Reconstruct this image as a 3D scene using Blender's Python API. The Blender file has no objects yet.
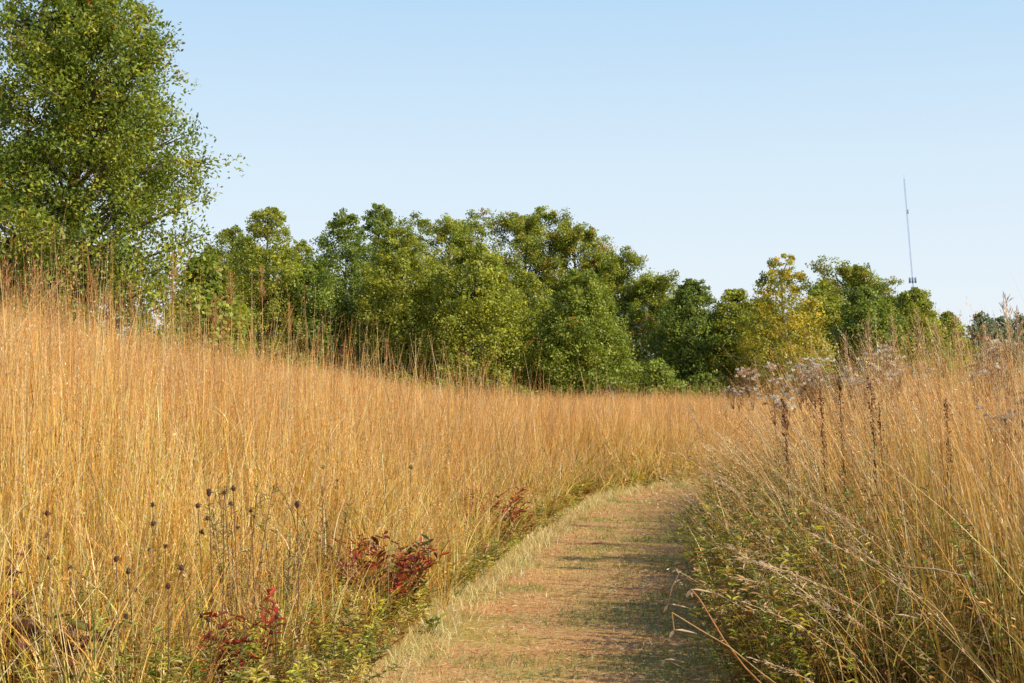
import bpy, math, random
import numpy as np
R = math.radians
PI = math.pi
rng = np.random.default_rng(7)
random.seed(7)
C = bpy.context.scene.collection
F = 1422.0            # focal length in pixels of the 1024 px frame
CAMZ, HOR = 1.6, 392.0

# ---------------------------------------------------------------- terrain
def sp(v, k):
    return np.logaddexp(0, np.asarray(v, float) / k) * k
def ground_z(x, y):
    x = np.asarray(x, float); y = np.asarray(y, float)
    left = 0.178 * (sp(-x - 1.5, 0.35) - sp(-x - 17, 3.0))
    fade = np.clip((y + 15) / 15, 0, 1)
    far = 1.0 / (1.0 + (np.maximum(0, y - 60) / 120) ** 2)
    right = 0.03 * (sp(x - 22, 3.0) - sp(x - 60, 5.0))
    return left * fade * far + right * far

# ---------------------------------------------------------------- mesh helpers
class MB:
    """collects quads with a colour per vertex and builds ONE mesh"""
    def __init__(s): s.v = []; s.f = []; s.c = []; s.n = 0
    def add(s, v, f, c):
        v = np.asarray(v, float).reshape(-1, 3); f = np.asarray(f, int).reshape(-1, 4)
        c = np.broadcast_to(np.asarray(c, float), (len(v), 3))
        s.v.append(v); s.f.append(f + s.n); s.c.append(c); s.n += len(v)
    def tube(s, pts, rad, col, sides=5):
        pts = np.asarray(pts, float); n = len(pts)
        rad = np.broadcast_to(np.asarray(rad, float), (n,))
        t = np.gradient(pts, axis=0); t /= np.linalg.norm(t, axis=1, keepdims=True) + 1e-9
        ref = np.array([0.13, 0.97, 0.2]) if abs(t[0][2]) > 0.6 else np.array([0, 0, 1.0])
        a = np.cross(t, ref); a /= np.linalg.norm(a, axis=1, keepdims=True) + 1e-9
        b = np.cross(t, a)
        th = np.arange(sides) * 2 * PI / sides
        v = pts[:, None] + rad[:, None, None] * (a[:, None] * np.cos(th)[None, :, None] + b[:, None] * np.sin(th)[None, :, None])
        i = np.arange(n - 1)[:, None] * sides; j = np.arange(sides)[None]; k = (j + 1) % sides
        f = np.stack([i + j, i + k, i + sides + k, i + sides + j], -1)
        col = np.asarray(col, float)
        c = np.repeat(col, sides, axis=0) if col.ndim == 2 else col
        s.add(v, f, c)
    def leaves(s, base, d, nrm, L, W, col, fold=0.25, droop=0.15):
        """folded leaves: two quads each along a bent midrib"""
        base = np.asarray(base, float); n = len(base)
        if n == 0: return
        d = d / (np.linalg.norm(d, axis=1, keepdims=True) + 1e-9)
        sd = np.cross(d, nrm); sd /= np.linalg.norm(sd, axis=1, keepdims=True) + 1e-9
        up = np.cross(sd, d)
        L = np.broadcast_to(L, (n,))[:, None]; W = np.broadcast_to(W, (n,))[:, None]
        p0 = base; tip = base + d * L - up * L * droop
        l1 = base + d * L * .33 + sd * W * .5 + up * W * fold
        l2 = base + d * L * .70 + sd * W * .36 + up * (W * fold * .8 - L * droop * .5)
        r1 = base + d * L * .33 - sd * W * .5 + up * W * fold
        r2 = base + d * L * .70 - sd * W * .36 + up * (W * fold * .8 - L * droop * .5)
        v = np.stack([p0, l1, l2, tip, r2, r1], 1)
        o = np.arange(n)[:, None] * 6
        f = np.stack([o + [[0, 1, 2, 3]], o + [[0, 3, 4, 5]]], 1)
        s.add(v, f, np.repeat(np.broadcast_to(col, (n, 3)), 6, axis=0))
    def flakes(s, cen, d, nrm, L, W, col):
        """single rhombus leaves"""
        n = len(cen)
        if n == 0: return
        d = d / (np.linalg.norm(d, axis=1, keepdims=True) + 1e-9)
        sd = np.cross(d, nrm); sd /= np.linalg.norm(sd, axis=1, keepdims=True) + 1e-9
        L = np.broadcast_to(L, (n,))[:, None]; W = np.broadcast_to(W, (n,))[:, None]
        v = np.stack([cen - d * L * .5, cen + sd * W * .5 + d * L * .06, cen + d * L * .5, cen - sd * W * .5 + d * L * .06], 1)
        s.add(v, np.arange(4 * n), np.repeat(np.broadcast_to(col, (n, 3)), 4, axis=0))
    def blades(s, base, h, ldir, lean, w, c0, c1, c2, seg=5, curve=1.0, bump=0.0, up=None):
        """grass blades: tapered strips that lean and arch; colour c0 foot, c1 middle, c2 top"""
        base = np.asarray(base, float); n = len(base)
        if n == 0: return
        t = np.linspace(0, 1, seg + 1)[None]
        h = np.broadcast_to(h, (n,))[:, None]; lean = np.broadcast_to(lean, (n,))[:, None]
        tt = t * (1 - curve) + curve * t * t * 1.0
        off = lean * h * (0.35 * t + 0.65 * tt)
        z = h * t * (1 - 0.28 * np.minimum(lean, 1.6) ** 2 * t)
        px = base[:, 0:1] + off * np.cos(ldir)[:, None]
        py = base[:, 1:2] + off * np.sin(ldir)[:, None]
        pz = base[:, 2:3] + z
        p = np.stack([px, py, pz], -1)
        fa = rng.uniform(0, 2 * PI, n)
        sd = np.stack([np.cos(fa), np.sin(fa), np.zeros(n)], -1)[:, None]
        wid = np.broadcast_to(w, (n,))[:, None] * np.maximum(0.12, (1 - t ** 2.2) + bump * np.exp(-((t - .86) / .1) ** 2)) * .5
        v = np.stack([p - sd * wid[..., None], p + sd * wid[..., None]], 2)   # n, seg+1, 2, 3
        o = np.arange(n)[:, None, None] * (2 * (seg + 1)) + np.arange(seg)[None, :, None] * 2
        f = o + np.array([0, 1, 3, 2])[None, None]
        k = t[0][:, None]
        a = np.clip(1 - k / .45, 0, 1); b = np.clip((k - .5) / .5, 0, 1)
        c0 = np.broadcast_to(c0, (n, 3))[:, None]; c1 = np.broadcast_to(c1, (n, 3))[:, None]; c2 = np.broadcast_to(c2, (n, 3))[:, None]
        c = c0 * a[None] + c2 * b[None] + c1 * (1 - a - b)[None]
        s.add(v, f, np.repeat(c[:, :, None], 2, axis=2).reshape(-1, 3))
        return p
    def mesh(s, name, mat, smooth=False):
        v = np.concatenate(s.v); f = np.concatenate(s.f); c = np.concatenate(s.c)
        me = bpy.data.meshes.new(name)
        me.vertices.add(len(v)); me.vertices.foreach_set('co', v.astype(np.float32).ravel())
        me.loops.add(f.size); me.loops.foreach_set('vertex_index', f.astype(np.int32).ravel())
        me.polygons.add(len(f)); me.polygons.foreach_set('loop_start', np.arange(0, f.size, 4, dtype=np.int32))
        try: me.polygons.foreach_set('loop_total', np.full(len(f), 4, np.int32))
        except Exception: pass
        at = me.color_attributes.new('Col', 'FLOAT_COLOR', 'POINT')
        at.data.foreach_set('color', np.concatenate([np.clip(c, 0, 1), np.ones((len(c), 1))], 1).astype(np.float32).ravel())
        if smooth: me.polygons.foreach_set('use_smooth', np.ones(len(f), bool))
        me.materials.append(mat); me.update(calc_edges=True)
        return me
    def build(s, name, mat, parent=None, smooth=False):
        o = bpy.data.objects.new(name, s.mesh(name, mat, smooth)); C.objects.link(o)
        if parent: o.parent = parent
        return o

def thing(name, label, cat, loc=(0, 0, 0), group=None, rz=0):
    o = bpy.data.objects.new(name, None); C.objects.link(o)
    o.empty_display_size = .2; o.location = loc; o.rotation_euler = (0, 0, rz)
    o['label'] = label; o['category'] = cat
    if group: o['group'] = group
    return o
def stuff(o, label, cat):
    o['kind'] = 'stuff'; o['label'] = label; o['category'] = cat

# ---------------------------------------------------------------- materials
def mat(name): 
    m = bpy.data.materials.new(name); m.use_nodes = True
    m.node_tree.nodes.clear()
    return m, m.node_tree.nodes, m.node_tree.links
def leafy(name, trans=.35, rough=.5, spec=.25, noise=0.25, nscale=9.0, tint=(1, 1, 1)):
    m, N, L = mat(name)
    out = N.new('ShaderNodeOutputMaterial')
    at = N.new('ShaderNodeAttribute'); at.attribute_name = 'Col'
    tc = N.new('ShaderNodeTexCoord'); nz = N.new('ShaderNodeTexNoise'); nz.inputs['Scale'].default_value = nscale; nz.inputs['Detail'].default_value = 2
    L.new(tc.outputs['Object'], nz.inputs['Vector'])
    mr = N.new('ShaderNodeMapRange'); mr.inputs['From Min'].default_value = .25; mr.inputs['From Max'].default_value = .75
    mr.inputs['To Min'].default_value = 1 - noise; mr.inputs['To Max'].default_value = 1 + noise
    L.new(nz.outputs['Fac'], mr.inputs['Value'])
    mu = N.new('ShaderNodeVectorMath'); mu.operation = 'SCALE'
    L.new(at.outputs['Color'], mu.inputs[0]); L.new(mr.outputs['Result'], mu.inputs['Scale'])
    p = N.new('ShaderNodeBsdfPrincipled'); p.inputs['Roughness'].default_value = rough
    p.inputs['Specular IOR Level'].default_value = spec
    L.new(mu.outputs[0], p.inputs['Base Color'])
    t = N.new('ShaderNodeBsdfTranslucent')
    m2 = N.new('ShaderNodeVectorMath'); m2.operation = 'MULTIPLY'; m2.inputs[1].default_value = tint
    L.new(mu.outputs[0], m2.inputs[0]); L.new(m2.outputs[0], t.inputs['Color'])
    mx = N.new('ShaderNodeMixShader'); mx.inputs[0].default_value = trans
    L.new(p.outputs[0], mx.inputs[1]); L.new(t.outputs[0], mx.inputs[2]); L.new(mx.outputs[0], out.inputs[0])
    return m
M_GRASS = leafy('dry_grass', .28, .38, .55, .18, 3.0)
M_LEAF = leafy('tree_leaf', .38, .45, .35, .25, 1.2, (1.25, 1.25, .55))
M_HERB = leafy('herb_leaf', .3, .5, .25, .2, 6.0, (1.2, 1.15, .6))
M_BARK = leafy('bark', 0.0, .9, .1, .45, 5.0)
M_STEM = leafy('stem', .1, .7, .15, .25, 14.0)

def ramp_mat(name, stops, scale, stops2=None, scale2=.6, bump=.4):
    m, N, L = mat(name)
    out = N.new('ShaderNodeOutputMaterial'); p = N.new('ShaderNodeBsdfPrincipled')
    p.inputs['Roughness'].default_value = .95; p.inputs['Specular IOR Level'].default_value = .1
    tc = N.new('ShaderNodeTexCoord')
    def layer(st, sc, det):
        nz = N.new('ShaderNodeTexNoise'); nz.inputs['Scale'].default_value = sc; nz.inputs['Detail'].default_value = det; nz.inputs['Roughness'].default_value = .7
        L.new(tc.outputs['Object'], nz.inputs['Vector'])
        r = N.new('ShaderNodeValToRGB'); r.color_ramp.elements.remove(r.color_ramp.elements[0])
        r.color_ramp.elements[0].position = st[0][0]; r.color_ramp.elements[0].color = (*st[0][1], 1)
        for q, c in st[1:]:
            e = r.color_ramp.elements.new(q); e.color = (*c, 1)
        L.new(nz.outputs['Fac'], r.inputs[0]); return nz, r
    n1, r1 = layer(stops, scale, 8)
    colour = r1.outputs[0]
    if stops2:
        n2, r2 = layer(stops2, scale2, 4)
        mx = N.new('ShaderNodeMix'); mx.data_type = 'RGBA'; mx.blend_type = 'MULTIPLY'; mx.inputs['Factor'].default_value = 1
        L.new(r1.outputs[0], mx.inputs['A']); L.new(r2.outputs[0], mx.inputs['B']); colour = mx.outputs['Result']
    L.new(colour, p.inputs['Base Color'])
    b = N.new('ShaderNodeBump'); b.inputs['Strength'].default_value = bump; b.inputs['Distance'].default_value = .03
    L.new(n1.outputs['Fac'], b.inputs['Height']); L.new(b.outputs[0], p.inputs['Normal'])
    L.new(p.outputs[0], out.inputs[0])
    return m
M_GROUND = ramp_mat('thatchy_soil', [(.3, (.09, .06, .025)), (.5, (.2, .13, .05)), (.7, (.3, .21, .09))], 14)
M_PATH = ramp_mat('mown_thatch', [(.28, (.24, .12, .04)), (.42, (.54, .29, .10)), (.60, (.70, .43, .17)), (.72, (.80, .64, .32))], 22,
                  [(.35, (.75, .95, .6)), (.5, (1, 1, 1)), (.65, (1.0, .92, .85))], .9)

# ---------------------------------------------------------------- ground and path
def axis(lim0, lim1, fine0, fine1, step):
    a = list(np.arange(fine0, fine1, step)); s = step; x = a[-1]
    while x < lim1: s *= 1.25; x += s; a.append(x)
    s = step; x = a[0]
    while x > lim0: s *= 1.25; x -= s; a.insert(0, x)
    return np.array(a)
def grid(X, Y, zf, col):
    gx, gy = np.meshgrid(X, Y); v = np.stack([gx, gy, zf(gx, gy)], -1)
    ny, nx = gx.shape
    i = np.arange(ny - 1)[:, None] * nx + np.arange(nx - 1)[None]
    mb = MB(); mb.add(v, np.stack([i, i + 1, i + nx + 1, i + nx], -1), col); return mb
g = grid(axis(-2500, 2500, -30, 34, .5), axis(-400, 6000, -10, 70, .5), ground_z, (.2, .15, .06)).build('ground', M_GROUND, smooth=True)
g['kind'] = 'structure'; g['label'] = 'thatchy brown meadow ground under the prairie grass'

ctrl = np.array([(-.6, -9), (-.3, -3), (0, 2), (.3, 7.8), (.71, 11), (1.18, 14.4), (1.9, 19.0), (2.75, 22.2), (4.2, 24.4), (7.0, 25.9), (11.5, 26.8), (19, 27.4), (30, 28), (44, 28.5)], float)
def catmull(P, m=14):
    P = np.vstack([2 * P[0] - P[1], P, 2 * P[-1] - P[-2]]); out = []
    for i in range(1, len(P) - 2):
        t = np.linspace(0, 1, m, endpoint=False)[:, None]
        a, b, c, d = P[i - 1:i + 3]
        out.append(.5 * (2 * b + (c - a) * t + (2 * a - 5 * b + 4 * c - d) * t ** 2 + (3 * b - a - 3 * c + d) * t ** 3))
    return np.vstack(out + [P[-2:-1]])
CL = catmull(ctrl)
TAN = np.gradient(CL, axis=0); TAN /= np.linalg.norm(TAN, axis=1, keepdims=True)
NRM = np.stack([TAN[:, 1], -TAN[:, 0]], -1)          # to the right of the walker
def path_uv(x, y):
    """signed distance from the path's centre line (+ = right)"""
    P = np.stack([x, y], -1); out = np.empty(len(P))
    for s0 in range(0, len(P), 20000):
        q = P[s0:s0 + 20000]
        d2 = ((q[:, None] - CL[None]) ** 2).sum(-1); k = d2.argmin(1)
        sgn = np.sign(((q - CL[k]) * NRM[k]).sum(-1))
        out[s0:s0 + 20000] = np.sqrt(d2.min(1)) * sgn
    return out
u = np.linspace(-1.45, 1.35, 15)
edge = .06 * np.sin(CL[:, 1] * 2.3)
v = CL[:, None] + NRM[:, None] * (u[None, :, None])
v = np.concatenate([v, ground_z(v[..., 0], v[..., 1])[..., None] + .012], -1)
ny, nx = v.shape[:2]; i = np.arange(ny - 1)[:, None] * nx + np.arange(nx - 1)[None]
mb = MB(); mb.add(v, np.stack([i, i + 1, i + nx + 1, i + nx], -1), (.3, .2, .1))
po = mb.build('path', M_PATH, smooth=True); po['kind'] = 'structure'; po['label'] = 'mown brown grass path curving to the right'

# ---------------------------------------------------------------- scattering
def value_noise(x, y, s, seed=0):
    r = np.random.default_rng(1000 + seed); T = r.random((64, 64))
    x = np.asarray(x) / s + 100; y = np.asarray(y) / s + 100
    i = np.floor(x).astype(int); j = np.floor(y).astype(int); fx = x - i; fy = y - j
    fx = fx * fx * (3 - 2 * fx); fy = fy * fy * (3 - 2 * fy)
    g_ = lambda a, b: T[a % 64, b % 64]
    return (g_(i, j) * (1 - fx) + g_(i + 1, j) * fx) * (1 - fy) + (g_(i, j + 1) * (1 - fx) + g_(i + 1, j + 1) * fx) * fy
def scatter(y0, y1, dens, margin=1.6, xmul=.37):
    """random points over the strip of meadow the picture could see"""
    xm = xmul * y1 + margin
    n = int(dens * (y1 - y0) * 2 * xm)
    x = rng.uniform(-xm, xm, n); y = rng.uniform(y0, y1, n)
    ok = np.abs(x) < xmul * y + margin
    return x[ok], y[ok]
def pick(pal, n, jit=.12):
    pal = np.asarray(pal, float); w = pal[:, 3] / pal[:, 3].sum()
    c = pal[rng.choice(len(pal), n, p=w), :3]
    return c * rng.uniform(1 - jit, 1 + jit, (n, 1)) * rng.uniform(1 - jit * .4, 1 + jit * .4, (n, 3))
GOLD = [(.97, .56, .10, 4), (.97, .64, .17, 3.2), (.90, .42, .07, 2.4), (.97, .79, .42, 3), (.34, .13, .03, 1.8)]
TOPS = [(.96, .50, .14, 4), (.90, .40, .10, 3), (.97, .70, .34, 2.6), (.50, .20, .06, 1.3)]
FOOT = [(.86, .58, .08, 4), (.58, .52, .08, 1.8), (.94, .72, .26, 3), (.36, .17, .04, 2)]
GREEN = [(.28, .33, .05, 3), (.46, .46, .09, 3), (.16, .21, .04, 2)]

def edge_h(d, wid):   # shorter by the path, full height away from it
    return np.clip(.26 + .74 * d / wid, .22, 1)

tall = {-1: MB(), 1: MB()}
def prairie(y0, y1, dens, w, seg, heads, leaves, bump=0.):
    x, y = scatter(y0, y1, dens)
    s = path_uv(x, y); side = np.where(s > 0, 1, -1)
    d = np.where(s > 0, s - .95, -s - 1.18 - .4 * np.clip((10.5 - y) / 3.5, 0, 1))
    d = d + .22 * (value_noise(x, y, .5, 3) - .5)
    keep = d > 0
    keep &= ~((side < 0) & (y < 6.0))
    keep &= ~((side > 0) & (y < 6.8) & (x < .37 * y + .25))
    keep &= ~((side > 0) & (rng.random(len(d)) > .15 + .85 * np.clip(d / 2.1 + np.maximum(0, y - 11) * .09, 0, 1) ** 1.2))
    keep &= ~((y < 3))
    keep &= y < 57 + 3 * value_noise(x, y, 4, 9)
    x, y, d, side = x[keep], y[keep], d[keep], side[keep]
    for sd in (-1, 1):
        q = side == sd; X, Y, D = x[q], y[q], d[q]; n = len(X)
        if not n: continue
        mb = tall[sd]
        base = np.stack([X, Y, ground_z(X, Y)], -1)
        hh = edge_h(D + (0 if sd < 0 else .35 + .03 * np.maximum(0, Y - 12)), 1.5 if sd < 0 else 1.6) * rng.normal(1.55 if sd < 0 else 1.62, .17, n) * (.80 + .26 * value_noise(X, Y, 1.3, 5) + .18 * value_noise(X, Y, .35, 15)) * (1 - .20 * np.clip((Y - 20) / 20, 0, 1)) * (1 + .2 * (value_noise(X, Y, 5, 8) - .5))
        big = rng.random(n) < (.12 if sd < 0 else .10) * (Y < 26); hh[big] *= rng.uniform(1.06, 1.5, big.sum()); hh = np.minimum(hh, 2.5 if sd < 0 else 1.98 + .02 * Y)
        near = np.clip(1 - D / 1.6, 0, 1)
        if sd < 0:
            la = rng.uniform(0, 2 * PI, n); lean = np.abs(rng.normal(.08, .09, n)) * (1 + .8 * (Y > 20)) + np.where(rng.random(n) < .10, rng.uniform(.2, .75, n), 0) + .75 * near * rng.random(n) ** 1.5
        else:
            la = PI + rng.normal(0, 1.0 - .5 * near, n); lean = np.abs(rng.normal(.17, .17, n)) + near * rng.uniform(.0, 1.0, n) ** 1.3
        c1 = pick(GOLD, n); c2 = pick(TOPS, n); c0 = pick(FOOT, n)
        if sd > 0: pk = rng.random(n) < .14; c2[pk] = pick([(.92, .62, .34, 3), (.86, .52, .27, 2), (.92, .76, .54, 1)], pk.sum())
        tone = ((.72 + .34 * value_noise(X, Y, 1.1, 6) + .22 * value_noise(X, Y, .22, 7)) * (1 + (rng.uniform(.70, 1.25, n) - 1) * np.clip(1.3 - Y / 45, .35, 1)))[:, None]
        gn = rng.random(n) < .08 + .4 * near + .5 * np.clip(value_noise(X, Y, 1.0, 17) - .58, 0, 1) * (Y < 22)
        c0[gn] = pick(GREEN, gn.sum()); gg = gn & (rng.random(n) < .45); c1[gg] = c1[gg] * .4 + pick(GREEN, gg.sum()) * .9
        c0 *= tone; c1 *= tone; c2 *= tone
        p = mb.blades(base, hh, la, lean, w * rng.uniform(.5, 1.7, n), c0, c1, c2, seg, bump=bump)
        if heads:
            k = rng.random(n) < .55; idx = np.nonzero(k)[0]
            top = p[idx, -1]; low = p[idx, -2]; m = len(idx)
            for j in range(heads):
                tt = rng.uniform(-.35, 1.0, m)[:, None]
                cen = low + (top - low) * tt
                ax = (top - low); ax /= np.linalg.norm(ax, axis=1, keepdims=True)
                dd = ax + rng.normal(0, .33, (m, 3)); cen = cen + rng.normal(0, .007, (m, 3))
                mb.flakes(cen, dd, rng.normal(0, 1, (m, 3)), rng.uniform(.012, .028, m) * max(1, w / .006), rng.uniform(.0028, .0055, m) * max(1, w / .0045), c2[idx] * rng.uniform(.8, 1.2, (m, 1)))
        for j in range(leaves):
            k = np.nonzero(rng.random(n) < .75)[0]; m = len(k)
            a = rng.integers(0, max(1, seg // 2 + 1), m); b0 = p[k, a]
            lc = pick(GOLD if j % 2 else FOOT, m) * tone[k]
            gk = rng.random(m) < .18; lc[gk] = pick(GREEN, gk.sum())
            mb.blades(b0, rng.uniform(.18, .5, m), rng.uniform(0, 2 * PI, m), rng.uniform(.25, 1.3, m), w * rng.uniform(1.0, 1.9, m), lc, lc, lc * 1.05, 4)
prairie(2.6, 9, 360, .0042, 7, 10, 2)
prairie(9, 13, 360, .0046, 6, 10, 2)
prairie(13, 20, 250, .0060, 5, 8, 1)
prairie(20, 32, 170, .0068, 5, 7, 1, .2)
prairie(32, 61, 105, .0092, 4, 6, 0, .4)
ol = tall[-1].build('prairie_grass', M_GRASS); stuff(ol, 'tall golden dry prairie grass filling the meadow left of the path', 'grass')
orr = tall[1].build('prairie_grass', M_GRASS); stuff(orr, 'tall tan prairie grass leaning over the right edge of the path', 'grass')

# short mown turf on the path, pale straw verge on its left
mb = MB()
def turf(y0, y1, dens, w, hmul):
    n = int(dens * (y1 - y0) * 4.2)
    k = rng.integers(0, len(CL) - 1, n * 3); k = k[(CL[k, 1] >= y0) & (CL[k, 1] < y1)][:n]
    # sample along the line by length
    seglen = np.linalg.norm(np.diff(CL, axis=0), axis=1)
    wgt = seglen * ((CL[:-1, 1] >= y0) & (CL[:-1, 1] < y1)); n = int(dens * wgt.sum() * 3.2)
    k = rng.choice(len(wgt), n, p=wgt / wgt.sum()); f = rng.random(n)[:, None]
    uu = rng.uniform(-2.0, 1.45, n)
    P = CL[k] * (1 - f) + CL[k + 1] * f + NRM[k] * uu[:, None]
    X, Y = P[:, 0], P[:, 1]; base = np.stack([X, Y, ground_z(X, Y)], -1)
    verge = np.clip((-uu - .70 - .3 * (value_noise(X, Y, .8, 21) - .5)) / .25, 0, 1)
    shade = np.clip((uu - .25) / .6, 0, 1)  # shadow put into the colour: darker green turf on the side where green grows
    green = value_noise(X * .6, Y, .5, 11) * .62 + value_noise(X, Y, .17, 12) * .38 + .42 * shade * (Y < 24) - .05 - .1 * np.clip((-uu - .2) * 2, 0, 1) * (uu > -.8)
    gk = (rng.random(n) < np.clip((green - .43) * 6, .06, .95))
    brown = pick([(.70, .36, .13, 5), (.80, .49, .20, 4), (.92, .72, .38, 3), (.38, .17, .055, 1.8)], n, .2)
    brown = brown * (.66 + .6 * value_noise(X, Y * .7, .42, 41) + .15 * value_noise(X, Y, .12, 42))[:, None]
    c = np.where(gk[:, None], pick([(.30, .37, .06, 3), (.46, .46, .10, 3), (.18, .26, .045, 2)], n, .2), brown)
    vk = rng.random(n) < verge * .92
    c = np.where(vk[:, None], pick([(.78, .66, .27, 4), (.86, .74, .40, 3.4), (.56, .54, .15, 2.5), (.66, .52, .18, 2)], n, .15), c)
    h = np.where(vk, rng.uniform(.05, .15, n), rng.uniform(.012, .04, n) * np.where(gk, 1.7, 1)) * hmul
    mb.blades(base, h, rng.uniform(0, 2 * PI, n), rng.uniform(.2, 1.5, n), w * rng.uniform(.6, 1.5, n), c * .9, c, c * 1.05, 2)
    # lying clippings
    m = n // 5; q = rng.choice(n, m)
    dd = rng.normal(0, 1, (m, 3)); dd[:, 2] *= .15
    nn = rng.normal(0, .35, (m, 3)); nn[:, 2] = 1
    b2 = base[q].copy(); b2[:, 2] += rng.uniform(.015, .03, m); b2[:, :2] += rng.normal(0, .05, (m, 2))
    mb.flakes(b2, dd, nn, rng.uniform(.03, .09, m), w * rng.uniform(.8, 2, m), np.where(rng.random(m)[:, None] < .35, brown[q] * 1.1, c[q]))
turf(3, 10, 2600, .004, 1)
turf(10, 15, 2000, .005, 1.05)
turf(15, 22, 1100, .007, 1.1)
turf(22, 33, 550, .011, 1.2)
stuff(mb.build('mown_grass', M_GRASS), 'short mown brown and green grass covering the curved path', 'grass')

# low leafy weeds under the grass by both edges of the path
mb = MB()
def weeds(y0, y1, dens, size):
    x, y = scatter(y0, y1, dens)
    s = path_uv(x, y)
    d = np.where(s > 0, s - .9, -s - 1.12)
    ok = (d > 0) & (rng.random(len(d)) < np.where(s > 0, np.exp(-(d / 1.3) ** 2), np.maximum(1.0 * np.exp(-((d - .1) / .8) ** 2), .22 * (d < 4))))
    ok &= ~((s < 0) & (y < 6)) & ~((s > 0) & (y < 6.7) & (x < .37 * y + .25))
    ok &= (value_noise(x, y, .6, 31) > .25) | ((s > 0) & (d < .5))
    x, y, s, d = x[ok], y[ok], s[ok], d[ok]
    for X, Y, S, D in zip(x, y, s, d):
        h = rng.uniform(.4, .85 + .3 * min(1, D)) if S > 0 else rng.uniform(.15, .4 + .45 * min(1.3, D)) * .75
        b = np.array([X, Y, float(ground_z(X, Y))])
        tip = b + np.array([rng.normal(-.14 if S > 0 else 0, .12), rng.normal(0, .1), h])
        n = int(rng.integers(16, 34)); t = rng.uniform(.15, 1, n)[:, None]
        pos = b + (tip - b) * t
        a = rng.uniform(0, 2 * PI, n); dd = np.stack([np.cos(a), np.sin(a), rng.uniform(-.1, .7, n)], -1)
        pal = [(.18, .23, .045, 3), (.36, .40, .07, 2.5), (.62, .58, .09, 2.2), (.38, .21, .07, 2.2), (.48, .15, .05, .2), (.66, .50, .24, 2.4)]
        c = pick(pal, 1, .2) * rng.uniform(.75, 1.25, (n, 1))
        if S < 0: c = c * .95 + np.array([.07, .05, .01])
        mb.leaves(pos, dd, np.tile([0, 0, 1.0], (n, 1)), size * rng.uniform(.6, 1.4, n), size * .32 * rng.uniform(.7, 1.3, n), c)
        mb.tube([b, (b + tip) / 2 + rng.normal(0, .01, 3), tip], [.003, .0025, .001], (.22, .16, .06), 3)
weeds(4, 12, 170, .050); weeds(12, 20, 75, .062); weeds(20, 30, 24, .09)
stuff(mb.build('low_weeds', M_HERB), 'low green and rusty weeds under the grass along the path edges', 'weeds')

# ---------------------------------------------------------------- placing by distance
def at(px, Y):            # the spot on the ground Y metres out, in the direction of column px
    X = (px - 512) / F * Y
    return X, Y, float(ground_z(X, Y))
def zat(py, Y): return CAMZ - (py - HOR) / F * Y
def pt(px, py, Y): return np.array([(px - 512) / F * Y, Y, zat(py, Y)])

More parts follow.
